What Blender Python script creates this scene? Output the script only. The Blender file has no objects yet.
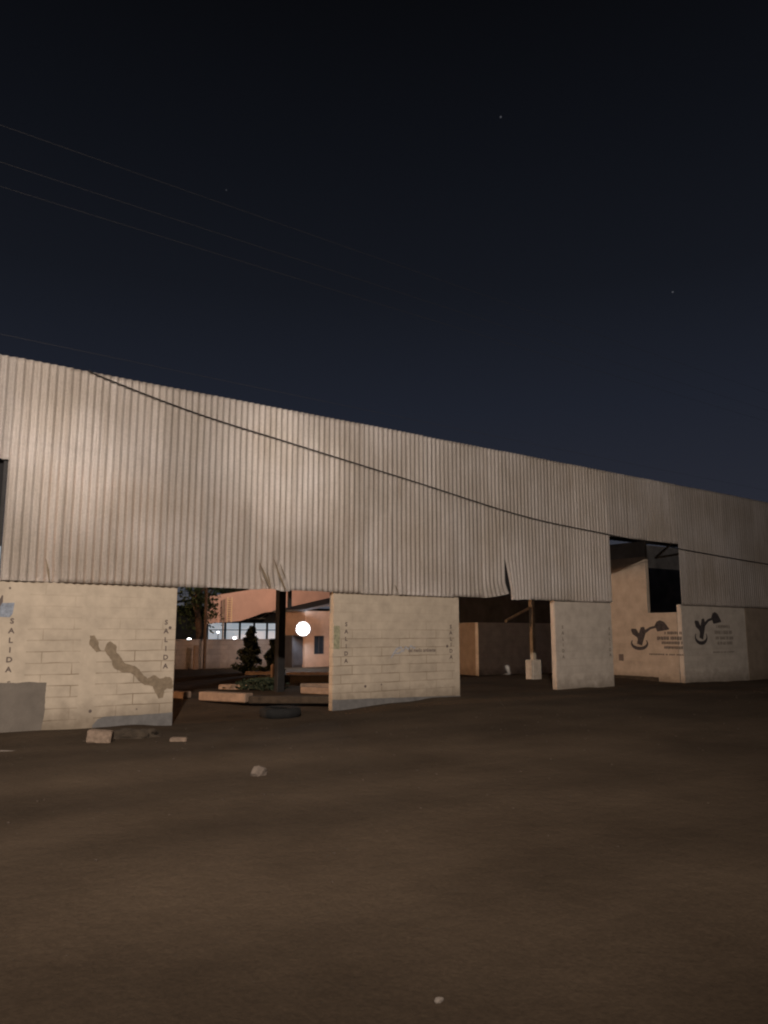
import bpy, bmesh, math, random
from mathutils import Vector, Matrix, noise
R = math.radians
random.seed(7)
SC = bpy.context.scene
COL = SC.collection

# ------------------------------------------------------------------ camera, sky, lamps, exposure
cam = bpy.data.cameras.new('camera'); camo = bpy.data.objects.new('camera', cam); COL.objects.link(camo)
camo.location = (0, -14.6, 1.5)
camo.rotation_euler = (R(90 + 8.942), 0, R(-36.3))
cam.sensor_fit = 'VERTICAL'; cam.sensor_height = 36; cam.lens = 769 / 1024 * 36
cam.clip_end = 3000
SC.camera = camo
SC.view_settings.view_transform = 'Standard'; SC.view_settings.look = 'None'
SC.view_settings.exposure = .12; SC.view_settings.gamma = 1
SC.view_settings.use_curve_mapping = False

W = bpy.data.worlds.new('World'); SC.world = W; W.use_nodes = True
nt = W.node_tree; N = nt.nodes; L = nt.links
bg = N['Background']
tc = N.new('ShaderNodeTexCoord'); sp = N.new('ShaderNodeSeparateXYZ'); rp = N.new('ShaderNodeValToRGB')
L.new(tc.outputs['Generated'], sp.inputs[0]); L.new(sp.outputs['Z'], rp.inputs[0])
e = rp.color_ramp.elements
e[0].position = 0.0; e[0].color = (.105, .105, .118, 1)
e[1].position = 1.0; e[1].color = (.0012, .0013, .0018, 1)
for p_, c_ in ((.05, (.055, .057, .068)), (.14, (.0185, .0205, .030)), (.28, (.0118, .0142, .0225)), (.42, (.0068, .0081, .0122)), (.56, (.0042, .0050, .0075)), (.70, (.0022, .0024, .0032))):
    n_ = e.new(p_); n_.color = (*c_, 1)
last = rp.outputs[0]
for d_, s_, st in (((.660, .642, .663), .0011, .05), ((.861, .538, .438), .0011, .05), ((.381, .865, .569), .0009, .025)):
    v = Vector(d_).normalized()
    dt = N.new('ShaderNodeVectorMath'); dt.operation = 'DISTANCE'
    nz = N.new('ShaderNodeVectorMath'); nz.operation = 'NORMALIZE'
    L.new(tc.outputs['Generated'], nz.inputs[0]); L.new(nz.outputs[0], dt.inputs[0]); dt.inputs[1].default_value = v
    lt = N.new('ShaderNodeMath'); lt.operation = 'LESS_THAN'; L.new(dt.outputs['Value'], lt.inputs[0]); lt.inputs[1].default_value = s_
    mx = N.new('ShaderNodeMix'); mx.data_type = 'RGBA'; mx.blend_type = 'ADD'
    L.new(lt.outputs[0], mx.inputs[0]); L.new(last, mx.inputs[6]); mx.inputs[7].default_value = (st, st, st * 1.1, 1)
    last = mx.outputs[2]
L.new(last, bg.inputs['Color']); bg.inputs['Strength'].default_value = 1.0

def spot(name, loc, target, power, color, size, blend, radius):
    l = bpy.data.lights.new(name, 'SPOT'); l.energy = power; l.color = color
    l.spot_size = R(size); l.spot_blend = blend; l.shadow_soft_size = radius
    o = bpy.data.objects.new(name, l); COL.objects.link(o); o.location = loc
    o.rotation_euler = (Vector(target) - Vector(loc)).to_track_quat('-Z', 'Y').to_euler()
    return o
# unseen floodlight behind the photographer that washes the facade, without a pole
KEY = (-3.5, -18.5, 10.0)
WARM = (1.0, .85, .73)
spot('flood_light', KEY, (6.5, 0, 4.4), 19200, WARM, 96, 1.0, .15)
spot('added_patch_spot', (KEY[0] + .35, KEY[1], KEY[2]), (8.0, 0, 5.15), 9000, (1.0, .88, .78), 9, 1.0, .12)  # added narrow spots that put two bright patches on the cladding
spot('added_patch_spot', (KEY[0] - .35, KEY[1], KEY[2]), (3.4, 0, 4.55), 6200, (1.0, .88, .78), 8, 1.0, .12)
# sodium lamp in the yard behind the shed, left of the view
SOD = (-14.0, 5.0, 5.5); SODC = (1.0, .52, .25)
spot('sodium_light', SOD, (SOD[0], SOD[1], 0), 10500, SODC, 175.2, .02, .2)
# sodium lamp in front of the far hall
SOD2 = (28.5, 32.0, 6.5)
spot('sodium_light', SOD2, (28.5, 37, 0), 1700, (1.0, .58, .40), 172, .1, .2)

# small sodium lamp on a bracket behind the second panel, facing the kiosk
SOD3 = (16.0, 9.0, 3.4)
spot('sodium_light', SOD3, (18.9, 16, 1.3), 850, (1.0, .62, .44), 95, .4, .1)

# ------------------------------------------------------------------ materials
def mat(name, col, rough=.8, var=.12, scale=3.0, metal=0.0, bump=0.0, bscale=30.0, dirt=None, stretch=None, spec=.3):
    m = bpy.data.materials.new(name); m.use_nodes = True
    t = m.node_tree; n = t.nodes; b = n['Principled BSDF']
    b.inputs['Roughness'].default_value = rough; b.inputs['Metallic'].default_value = metal
    b.inputs['Specular IOR Level'].default_value = spec
    co = n.new('ShaderNodeTexCoord'); mp = n.new('ShaderNodeMapping'); t.links.new(co.outputs['Object'], mp.inputs[0])
    if stretch: mp.inputs['Scale'].default_value = stretch
    no = n.new('ShaderNodeTexNoise'); no.inputs['Scale'].default_value = scale; no.inputs['Detail'].default_value = 8
    no.inputs['Roughness'].default_value = .62
    t.links.new(mp.outputs[0], no.inputs['Vector'])
    r = n.new('ShaderNodeValToRGB'); t.links.new(no.outputs['Fac'], r.inputs[0])
    r.color_ramp.elements[0].position = .3; r.color_ramp.elements[1].position = .7
    lo = dirt or tuple(c * (1 - var * 1.6) for c in col)
    r.color_ramp.elements[0].color = (*lo, 1)
    r.color_ramp.elements[1].color = (*[min(1, c * (1 + var)) for c in col], 1)
    t.links.new(r.outputs[0], b.inputs['Base Color'])
    if bump:
        n2 = n.new('ShaderNodeTexNoise'); n2.inputs['Scale'].default_value = bscale; n2.inputs['Detail'].default_value = 6
        t.links.new(co.outputs['Object'], n2.inputs['Vector'])
        bp = n.new('ShaderNodeBump'); bp.inputs['Strength'].default_value = bump; bp.inputs['Distance'].default_value = .02
        t.links.new(n2.outputs['Fac'], bp.inputs['Height']); t.links.new(bp.outputs[0], b.inputs['Normal'])
    return m

def emis(name, col, st):
    m = bpy.data.materials.new(name); m.use_nodes = True
    b = m.node_tree.nodes['Principled BSDF']; b.inputs['Base Color'].default_value = (.8, .8, .8, 1)
    b.inputs['Emission Color'].default_value = (*col, 1); b.inputs['Emission Strength'].default_value = st
    return m

def sheet_mat():
    m = bpy.data.materials.new('whitewashed corrugated sheet'); m.use_nodes = True
    t = m.node_tree; n = t.nodes; l = t.links; b = n['Principled BSDF']
    b.inputs['Roughness'].default_value = .55; b.inputs['Specular IOR Level'].default_value = .35
    co = n.new('ShaderNodeTexCoord')
    mp = n.new('ShaderNodeMapping'); mp.inputs['Scale'].default_value = (5.5, 1, .28); l.new(co.outputs['Object'], mp.inputs[0])
    st = n.new('ShaderNodeTexNoise'); st.inputs['Scale'].default_value = 1.6; st.inputs['Detail'].default_value = 7; l.new(mp.outputs[0], st.inputs['Vector'])
    big = n.new('ShaderNodeTexNoise'); big.inputs['Scale'].default_value = .55; big.inputs['Detail'].default_value = 5; l.new(co.outputs['Object'], big.inputs['Vector'])
    fine = n.new('ShaderNodeTexNoise'); fine.inputs['Scale'].default_value = 26; fine.inputs['Detail'].default_value = 4; l.new(co.outputs['Object'], fine.inputs['Vector'])
    r1 = n.new('ShaderNodeValToRGB'); l.new(st.outputs['Fac'], r1.inputs[0])
    r1.color_ramp.elements[0].position = .30; r1.color_ramp.elements[0].color = (.57, .515, .47, 1)
    r1.color_ramp.elements[1].position = .66; r1.color_ramp.elements[1].color = (.715, .665, .63, 1)
    r2 = n.new('ShaderNodeValToRGB'); l.new(big.outputs['Fac'], r2.inputs[0])
    r2.color_ramp.elements[0].position = .35; r2.color_ramp.elements[0].color = (.80, .77, .72, 1)
    r2.color_ramp.elements[1].position = .65; r2.color_ramp.elements[1].color = (1, 1, 1, 1)
    mu = n.new('ShaderNodeMix'); mu.data_type = 'RGBA'; mu.blend_type = 'MULTIPLY'; mu.inputs[0].default_value = 1
    l.new(r1.outputs[0], mu.inputs[6]); l.new(r2.outputs[0], mu.inputs[7])
    r3 = n.new('ShaderNodeMapRange'); l.new(fine.outputs['Fac'], r3.inputs[0]); r3.inputs[1].default_value = .3; r3.inputs[2].default_value = .7; r3.inputs[3].default_value = .9; r3.inputs[4].default_value = 1.06
    oi = n.new('ShaderNodeObjectInfo'); r4 = n.new('ShaderNodeMapRange'); l.new(oi.outputs['Random'], r4.inputs[0]); r4.inputs[3].default_value = .90; r4.inputs[4].default_value = 1.05
    mm = n.new('ShaderNodeMath'); mm.operation = 'MULTIPLY'; l.new(r3.outputs[0], mm.inputs[0]); l.new(r4.outputs[0], mm.inputs[1])
    m2 = n.new('ShaderNodeVectorMath'); m2.operation = 'SCALE'; l.new(mu.outputs[2], m2.inputs[0]); l.new(mm.outputs[0], m2.inputs['Scale'])
    # rusty drip stains running down from the fixing row
    mp2 = n.new('ShaderNodeMapping'); mp2.inputs['Scale'].default_value = (9, 1, .5); l.new(co.outputs['Object'], mp2.inputs[0])
    ru = n.new('ShaderNodeTexNoise'); ru.inputs['Scale'].default_value = 1.3; ru.inputs['Detail'].default_value = 9; l.new(mp2.outputs[0], ru.inputs['Vector'])
    rr = n.new('ShaderNodeValToRGB'); l.new(ru.outputs['Fac'], rr.inputs[0]); rr.color_ramp.elements[0].position = .60; rr.color_ramp.elements[1].position = .80
    rr.color_ramp.elements[0].color = (0, 0, 0, 1); rr.color_ramp.elements[1].color = (.5, .5, .5, 1)
    m3 = n.new('ShaderNodeMix'); m3.data_type = 'RGBA'; l.new(rr.outputs[0], m3.inputs[0]); l.new(m2.outputs[0], m3.inputs[6]); m3.inputs[7].default_value = (.30, .21, .14, 1)
    l.new(m3.outputs[2], b.inputs['Base Color'])
    bp = n.new('ShaderNodeBump'); bp.inputs['Strength'].default_value = .25; bp.inputs['Distance'].default_value = .01
    l.new(fine.outputs['Fac'], bp.inputs['Height']); l.new(bp.outputs[0], b.inputs['Normal'])
    return m

def block_mat(name, paint, joint, vis=1.0, plain=(), grime=.35):
    """painted hollow blocks: 0.4 x 0.2 m courses whose joints show low on the wall and fade under plaster higher up;
    plain = list of (s0, s1) plastered column strips"""
    m = bpy.data.materials.new(name); m.use_nodes = True
    t = m.node_tree; n = t.nodes; l = t.links; b = n['Principled BSDF']
    b.inputs['Roughness'].default_value = .85; b.inputs['Specular IOR Level'].default_value = .2
    ge = n.new('ShaderNodeNewGeometry'); sx = n.new('ShaderNodeSeparateXYZ'); l.new(ge.outputs['Position'], sx.inputs[0])
    ad = n.new('ShaderNodeMath'); ad.operation = 'ADD'; l.new(sx.outputs['X'], ad.inputs[0]); l.new(sx.outputs['Y'], ad.inputs[1])
    wob = n.new('ShaderNodeTexNoise'); wob.inputs['Scale'].default_value = 2.2; l.new(ge.outputs['Position'], wob.inputs['Vector'])
    wz = n.new('ShaderNodeMath'); wz.operation = 'MULTIPLY_ADD'; l.new(wob.outputs['Fac'], wz.inputs[0]); wz.inputs[1].default_value = .03; l.new(sx.outputs['Z'], wz.inputs[2])
    cb = n.new('ShaderNodeCombineXYZ'); l.new(ad.outputs[0], cb.inputs[0]); l.new(wz.outputs[0], cb.inputs[1])
    br = n.new('ShaderNodeTexBrick'); l.new(cb.outputs[0], br.inputs['Vector'])
    br.inputs['Scale'].default_value = 1; br.inputs['Brick Width'].default_value = .82; br.inputs['Row Height'].default_value = .198
    br.inputs['Mortar Size'].default_value = .009; br.offset = .37; br.inputs['Mortar Smooth'].default_value = .3
    br.inputs['Color1'].default_value = (1, 1, 1, 1); br.inputs['Color2'].default_value = (.90, .90, .90, 1); br.inputs['Mortar'].default_value = (1, 1, 1, 1)
    # only horizontal joints stay clear: weaken where noise says plaster filled them
    no = n.new('ShaderNodeTexNoise'); no.inputs['Scale'].default_value = 1.7; no.inputs['Detail'].default_value = 5; l.new(ge.outputs['Position'], no.inputs['Vector'])
    zr = n.new('ShaderNodeMapRange'); l.new(sx.outputs['Z'], zr.inputs[0]); zr.inputs[1].default_value = 1.35; zr.inputs[2].default_value = 1.75; zr.inputs[3].default_value = 1.0; zr.inputs[4].default_value = .22
    nr = n.new('ShaderNodeMapRange'); l.new(no.outputs['Fac'], nr.inputs[0]); nr.inputs[1].default_value = .32; nr.inputs[2].default_value = .62; nr.inputs[3].default_value = .15; nr.inputs[4].default_value = 1.0
    k = n.new('ShaderNodeMath'); k.operation = 'MULTIPLY'; l.new(zr.outputs[0], k.inputs[0]); l.new(nr.outputs[0], k.inputs[1])
    last = k.outputs[0]
    for a, c in plain:
        g1 = n.new('ShaderNodeMath'); g1.operation = 'COMPARE'; l.new(sx.outputs['X'], g1.inputs[0]); g1.inputs[1].default_value = (a + c) / 2; g1.inputs[2].default_value = (c - a) / 2
        iv = n.new('ShaderNodeMath'); iv.operation = 'SUBTRACT'; iv.inputs[0].default_value = 1; l.new(g1.outputs[0], iv.inputs[1])
        mu = n.new('ShaderNodeMath'); mu.operation = 'MULTIPLY'; l.new(last, mu.inputs[0]); l.new(iv.outputs[0], mu.inputs[1]); last = mu.outputs[0]
    jf = n.new('ShaderNodeMath'); jf.operation = 'MULTIPLY'; l.new(br.outputs['Fac'], jf.inputs[0]); l.new(last, jf.inputs[1])
    jv = n.new('ShaderNodeMath'); jv.operation = 'MULTIPLY'; l.new(jf.outputs[0], jv.inputs[0]); jv.inputs[1].default_value = vis
    # paint with blotches
    n3 = n.new('ShaderNodeTexNoise'); n3.inputs['Scale'].default_value = 2.6; n3.inputs['Detail'].default_value = 9; n3.inputs['Roughness'].default_value = .65; l.new(ge.outputs['Position'], n3.inputs['Vector'])
    rp = n.new('ShaderNodeValToRGB'); l.new(n3.outputs['Fac'], rp.inputs[0])
    rp.color_ramp.elements[0].position = .28; rp.color_ramp.elements[0].color = (*[c * .74 for c in paint], 1)
    rp.color_ramp.elements[1].position = .68; rp.color_ramp.elements[1].color = (*[c * 1.06 for c in paint], 1)
    mb = n.new('ShaderNodeMix'); mb.data_type = 'RGBA'; mb.blend_type = 'MULTIPLY'; l.new(last, mb.inputs[0]); l.new(rp.outputs[0], mb.inputs[6]); l.new(br.outputs['Color'], mb.inputs[7])
    mj = n.new('ShaderNodeMix'); mj.data_type = 'RGBA'; l.new(jv.outputs[0], mj.inputs[0]); l.new(mb.outputs[2], mj.inputs[6]); mj.inputs[7].default_value = (*joint, 1)
    # mud splashed up from the ground
    sn = n.new('ShaderNodeTexNoise'); sn.inputs['Scale'].default_value = 5; sn.inputs['Detail'].default_value = 8; l.new(ge.outputs['Position'], sn.inputs['Vector'])
    sm = n.new('ShaderNodeMath'); sm.operation = 'MULTIPLY_ADD'; l.new(sn.outputs['Fac'], sm.inputs[0]); sm.inputs[1].default_value = -.55; l.new(sx.outputs['Z'], sm.inputs[2])
    sr = n.new('ShaderNodeMapRange'); l.new(sm.outputs[0], sr.inputs[0]); sr.inputs[1].default_value = -.42; sr.inputs[2].default_value = .05; sr.inputs[3].default_value = 1; sr.inputs[4].default_value = 0
    sg = n.new('ShaderNodeMath'); sg.operation = 'MULTIPLY'; l.new(sr.outputs[0], sg.inputs[0]); sg.inputs[1].default_value = grime + .3
    md = n.new('ShaderNodeMix'); md.data_type = 'RGBA'; l.new(sg.outputs[0], md.inputs[0]); l.new(mj.outputs[2], md.inputs[6]); md.inputs[7].default_value = (.10, .075, .05, 1)
    l.new(md.outputs[2], b.inputs['Base Color'])
    hh = n.new('ShaderNodeMath'); hh.operation = 'MULTIPLY_ADD'; l.new(jf.outputs[0], hh.inputs[0]); hh.inputs[1].default_value = -1; l.new(n3.outputs['Fac'], hh.inputs[2])
    bp = n.new('ShaderNodeBump'); bp.inputs['Strength'].default_value = .5; bp.inputs['Distance'].default_value = .012
    l.new(hh.outputs[0], bp.inputs['Height']); l.new(bp.outputs[0], b.inputs['Normal'])
    return m

def ground_mat():
    m = bpy.data.materials.new('trodden dirt'); m.use_nodes = True
    t = m.node_tree; n = t.nodes; l = t.links; b = n['Principled BSDF']
    b.inputs['Roughness'].default_value = .95; b.inputs['Specular IOR Level'].default_value = .1
    ge = n.new('ShaderNodeNewGeometry')
    a = n.new('ShaderNodeTexNoise'); a.inputs['Scale'].default_value = .45; a.inputs['Detail'].default_value = 10; a.inputs['Roughness'].default_value = .6; l.new(ge.outputs['Position'], a.inputs['Vector'])
    r = n.new('ShaderNodeValToRGB'); l.new(a.outputs['Fac'], r.inputs[0])
    r.color_ramp.elements[0].position = .32; r.color_ramp.elements[0].color = (.037, .0262, .0175, 1)
    r.color_ramp.elements[1].position = .70; r.color_ramp.elements[1].color = (.067, .0485, .033, 1)
    # darker streaks running along the lane
    mp = n.new('ShaderNodeMapping'); mp.inputs['Rotation'].default_value = (0, 0, R(4)); mp.inputs['Scale'].default_value = (.10, .75, 1); l.new(ge.outputs['Position'], mp.inputs[0])
    w = n.new('ShaderNodeTexNoise'); w.inputs['Scale'].default_value = 1.0; w.inputs['Detail'].default_value = 6; l.new(mp.outputs[0], w.inputs['Vector'])
    wr = n.new('ShaderNodeMapRange'); l.new(w.outputs['Fac'], wr.inputs[0]); wr.inputs[1].default_value = .36; wr.inputs[2].default_value = .60; wr.inputs[3].default_value = .80; wr.inputs[4].default_value = 1.03
    f = n.new('ShaderNodeTexNoise'); f.inputs['Scale'].default_value = 38; f.inputs['Detail'].default_value = 6; f.inputs['Roughness'].default_value = .7; l.new(ge.outputs['Position'], f.inputs['Vector'])
    fr = n.new('ShaderNodeMapRange'); l.new(f.outputs['Fac'], fr.inputs[0]); fr.inputs[1].default_value = .3; fr.inputs[2].default_value = .7; fr.inputs[3].default_value = .78; fr.inputs[4].default_value = 1.2
    k = n.new('ShaderNodeMath'); k.operation = 'MULTIPLY'; l.new(wr.outputs[0], k.inputs[0]); l.new(fr.outputs[0], k.inputs[1])
    s = n.new('ShaderNodeVectorMath'); s.operation = 'SCALE'; l.new(r.outputs[0], s.inputs[0]); l.new(k.outputs[0], s.inputs['Scale'])
    l.new(s.outputs[0], b.inputs['Base Color'])
    g = n.new('ShaderNodeTexNoise'); g.inputs['Scale'].default_value = 7; g.inputs['Detail'].default_value = 10; g.inputs['Roughness'].default_value = .6; l.new(ge.outputs['Position'], g.inputs['Vector'])
    bp = n.new('ShaderNodeBump'); bp.inputs['Strength'].default_value = .55; bp.inputs['Distance'].default_value = .05
    l.new(g.outputs['Fac'], bp.inputs['Height']); l.new(bp.outputs[0], b.inputs['Normal'])
    return m

M = dict(
    sheet=sheet_mat(),
    block=block_mat('cream painted block wall', (.445, .38, .30), (.21, .165, .115), 1.0, plain=((3.93, 4.22), (1.5, 3.02), (12.9, 13.2))),
    blockpale=block_mat('pale painted block wall', (.47, .415, .355), (.38, .33, .27), .7),
    blockdull=block_mat('dull grey brown block wall', (.24, .19, .145), (.2, .17, .13), .6),
    blockin=block_mat('limewashed inner block wall', (.38, .315, .25), (.36, .30, .24), .6),
    bright_front=block_mat('brightened stall front', (.82, .79, .75), (.5, .46, .42), .6),
    blockgrey=block_mat('unpainted grey block wall', (.30, .27, .25), (.17, .15, .13), .9),
    ground=ground_mat(),
    plinth=mat('grey painted plinth', (.135, .13, .127), .85, .2, 4, bump=.3),
    patch=mat('grey plaster patch', (.14, .122, .104), .9, .12, 3, bump=.3),
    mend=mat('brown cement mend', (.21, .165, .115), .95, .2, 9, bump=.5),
    ink=mat('faded black stencil paint', (.075, .058, .052), .8, .3, 16, dirt=(.125, .10, .086)),
    inksolid=mat('dark emblem paint', (.05, .042, .042), .8, .35, 10),
    inkdim=mat('washed out stencil paint', (.20, .17, .14), .85, .4, 14),
    inkgreen=mat('washed out green paint', (.28, .27, .18), .85, .3, 14),
    inkblue=mat('blue grey sign paint', (.22, .25, .30), .8, .3, 14),
    inklight=mat('grey blue script paint', (.34, .34, .36), .8, .3, 14),
    steel=mat('dark painted steel', (.018, .0175, .0175), .6, .3, 6),
    steelpale=mat('pale worn steel', (.36, .31, .24), .7, .25, 5),
    roof=mat('grey galvanised roof sheet', (.12, .115, .11), .6, .3, 1.0),
    darksheet=mat('dark shaded interior sheet', (.20, .19, .18), .8, .3, 1.0),
    concrete=mat('grey concrete', (.42, .37, .31), .9, .2, 5, bump=.3),
    kerb=mat('weathered pale concrete', (.23, .165, .12), .9, .2, 5, bump=.3),
    cable=mat('black cable', (.015, .015, .016), .6, .1, 5),
    wire=mat('aluminium wire', (.024, .022, .021), .5, .1, 5),
    leaf=mat('dark green leaves', (.055, .085, .035), .7, .45, 1.5),
    leafdark=mat('dusty dark leaves', (.028, .038, .020), .8, .45, 2.0),
    bark=mat('brown bark', (.10, .07, .05), .9, .3, 6),
    hall=mat('red brown hall cladding', (.50, .36, .30), .5, .10, .6, spec=.5),
    halldark=mat('dark hall interior', (.06, .055, .05), .9, .2, 1),
    kiosk=mat('painted plaster kiosk wall', (.58, .44, .36), .85, .12, 2),
    canopy=mat('grey canopy sheet', (.16, .17, .19), .6, .2, 3),
    cabinet=mat('dark grey cabinet', (.075, .08, .095), .6, .2, 3),
    glass=mat('dark blue grey window', (.035, .05, .075), .25, .2, 3),
    rubber=mat('black tyre rubber', (.011, .011, .011), .9, .3, 8),
    brick=mat('pale broken brick', (.19, .14, .105), .9, .25, 12, bump=.5),
    stone=mat('pale stone', (.115, .092, .075), .9, .25, 12, bump=.5),
    paper=mat('crumpled dusty paper', (.17, .145, .125), .8, .1, 12),
    earth=mat('loose dark earth', (.045, .034, .024), 1, .3, 6, bump=.6),
    shade_sheet=mat('black window shade', (.012, .012, .013), .9, .2, 3),
    board=mat('blue grey board', (.30, .36, .42), .7, .15, 4),
    galv=mat('galvanised lamp post', (.30, .29, .27), .5, .2, 4, metal=.4),
    lampwhite=emis('bright white lamp', (.93, .96, 1.0), 90),
    lampglow=emis('lamp halo glow', (.62, .72, .95), .20),
    lampfar=emis('far white lamp', (.92, .96, 1.0), 9),
    lampsod=emis('sodium lamp glass', (1.0, .55, .2), 12),
    litwin=emis('lit hall glazing', (.72, .84, .95), .34),
)

# ------------------------------------------------------------------ helpers
def link_mesh(name, bm, m, parent=None, smooth=False, recenter=False):
    me = bpy.data.meshes.new(name)
    bmesh.ops.recalc_face_normals(bm, faces=bm.faces)
    bm.to_mesh(me); bm.free()
    if smooth:
        for p in me.polygons: p.use_smooth = True
    me.materials.append(m)
    o = bpy.data.objects.new(name, me); COL.objects.link(o)
    if parent:
        o.parent = parent
        o.location = -world_loc(parent)
    elif recenter:
        vs = [v.co for v in me.vertices]
        c = Vector((sum(v.x for v in vs) / len(vs), sum(v.y for v in vs) / len(vs), min(v.z for v in vs)))
        me.transform(Matrix.Translation(-c)); o.location = c
    return o
def world_loc(o):
    l = o.location.copy()
    while o.parent: o = o.parent; l += o.location
    return l
def thing(name, label, cat, loc, group=None):
    o = bpy.data.objects.new(name, None); COL.objects.link(o); o.location = loc
    o.empty_display_size = .2; o['label'] = label; o['category'] = cat
    if group: o['group'] = group
    return o
def tag(o, label, cat, group=None, kind=None):
    o['label'] = label
    if cat: o['category'] = cat
    if group: o['group'] = group
    if kind: o['kind'] = kind
    return o
def box(bm, x0, x1, y0, y1, z0, z1, rot=0, piv=None):
    r = bmesh.ops.create_cube(bm, size=1)
    vs = r['verts']
    bmesh.ops.scale(bm, vec=(x1 - x0, y1 - y0, z1 - z0), verts=vs)
    c = Vector(((x0 + x1) / 2, (y0 + y1) / 2, (z0 + z1) / 2))
    bmesh.ops.translate(bm, vec=c, verts=vs)
    if rot: bmesh.ops.rotate(bm, cent=piv or c, matrix=Matrix.Rotation(rot, 3, 'Z'), verts=vs)
    return vs
def newbox(*a, **k):
    bm = bmesh.new(); box(bm, *a, **k); return bm
def bev(bm, w=.01, seg=1):
    bmesh.ops.bevel(bm, geom=list(bm.edges), offset=w, segments=seg, affect='EDGES'); return bm
def tube(bm, pts, rad, seg=8):
    rings = []
    pts = [Vector(p) for p in pts]
    rads = rad if isinstance(rad, (list, tuple)) else [rad] * len(pts)
    for i, p in enumerate(pts):
        d = (pts[min(i + 1, len(pts) - 1)] - pts[max(i - 1, 0)]).normalized()
        u = d.cross(Vector((0, 0, 1)))
        if u.length < .05: u = d.cross(Vector((1, 0, 0)))
        u.normalize(); w = d.cross(u)
        rings.append([bm.verts.new(p + rads[i] * (math.cos(2 * math.pi * k / seg) * u + math.sin(2 * math.pi * k / seg) * w)) for k in range(seg)])
    for a, b in zip(rings, rings[1:]):
        for k in range(seg): bm.faces.new((a[k], a[(k + 1) % seg], b[(k + 1) % seg], b[k]))
    bm.faces.new(rings[0]); bm.faces.new(rings[-1][::-1])
def newtube(pts, rad, seg=8):
    bm = bmesh.new(); tube(bm, pts, rad, seg); return bm
# painted marks: a plane frame maps (u, v) to the wall
class Face:
    def __init__(s, o, u, n): s.o, s.u, s.n = Vector(o), Vector(u), Vector(n)
    def p(s, u, v, h=0.0): return s.o + s.u * u + Vector((0, 0, v)) + s.n * h
FRONT = Face((0, 0, 0), (1, 0, 0), (0, -1, 0))
def prism(bm, face, poly, h0, h1):
    a = [bm.verts.new(face.p(u, v, h1)) for u, v in poly]; b = [bm.verts.new(face.p(u, v, h0)) for u, v in poly]
    bm.faces.new(a); bm.faces.new(b[::-1])
    for i in range(len(a)):
        j = (i + 1) % len(a); bm.faces.new((a[i], b[i], b[j], a[j]))
def ragged(poly, step=.05, amp=.015, seed=0):
    out = []
    for i, (x, y) in enumerate(poly):
        x2, y2 = poly[(i + 1) % len(poly)]; n = max(1, int(math.hypot(x2 - x, y2 - y) / step))
        for k in range(n):
            t = k / n; px, py = x + (x2 - x) * t, y + (y2 - y) * t
            d = (noise.noise_vector(Vector((px * 7 + seed, py * 7, seed))) + .5 * noise.noise_vector(Vector((px * 21 + seed, py * 21, seed)))) * amp
            out.append((px + d.x, py + d.y))
    return out
def text_into(bm, face, s, u, v, size, h=.003, sx=1.0, align='CENTER', rot=0.0, bold=.035):
    cu = bpy.data.curves.new('text', 'FONT'); cu.body = s; cu.size = size; cu.align_x = align; cu.align_y = 'CENTER'
    cu.resolution_u = 3; cu.offset = bold * size
    o = bpy.data.objects.new('text', cu); COL.objects.link(o)
    bpy.context.view_layer.update()
    me = bpy.data.meshes.new_from_object(o.evaluated_get(bpy.context.evaluated_depsgraph_get()))
    vs = []
    c, n = math.cos(rot), math.sin(rot)
    for q in me.vertices:
        x, y = q.co.x * sx, q.co.y
        vs.append(bm.verts.new(face.p(u + c * x - n * y, v + n * x + c * y, h)))
    for p in me.polygons:
        try: bm.faces.new([vs[i] for i in p.vertices])
        except ValueError: pass
    bpy.data.objects.remove(o); bpy.data.curves.remove(cu); bpy.data.meshes.remove(me)
def strip(bm, face, pts, ws, h=.003):
    prev = None
    P = [Vector(p) for p in pts]
    for i, p in enumerate(P):
        d = (P[min(i + 1, len(P) - 1)] - P[max(i - 1, 0)]).normalized(); q = Vector((-d.y, d.x))
        a, b = p + q * ws[i] / 2, p - q * ws[i] / 2
        cur = (bm.verts.new(face.p(a.x, a.y, h)), bm.verts.new(face.p(b.x, b.y, h)))
        if prev: bm.faces.new((prev[0], prev[1], cur[1], cur[0]))
        prev = cur
def salida(face, u, vtop, vbot, m, parent, name='lettering', size=.125, label=None, lean=0.0):
    bm = bmesh.new()
    for i, ch in enumerate('SALIDA'):
        t = i / 5
        text_into(bm, face, ch, u + lean * t, vtop + (vbot - vtop) * t, size, sx=1.1)
    o = link_mesh(name, bm, m, parent)
    if label: o['label'] = label
    return o

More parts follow.
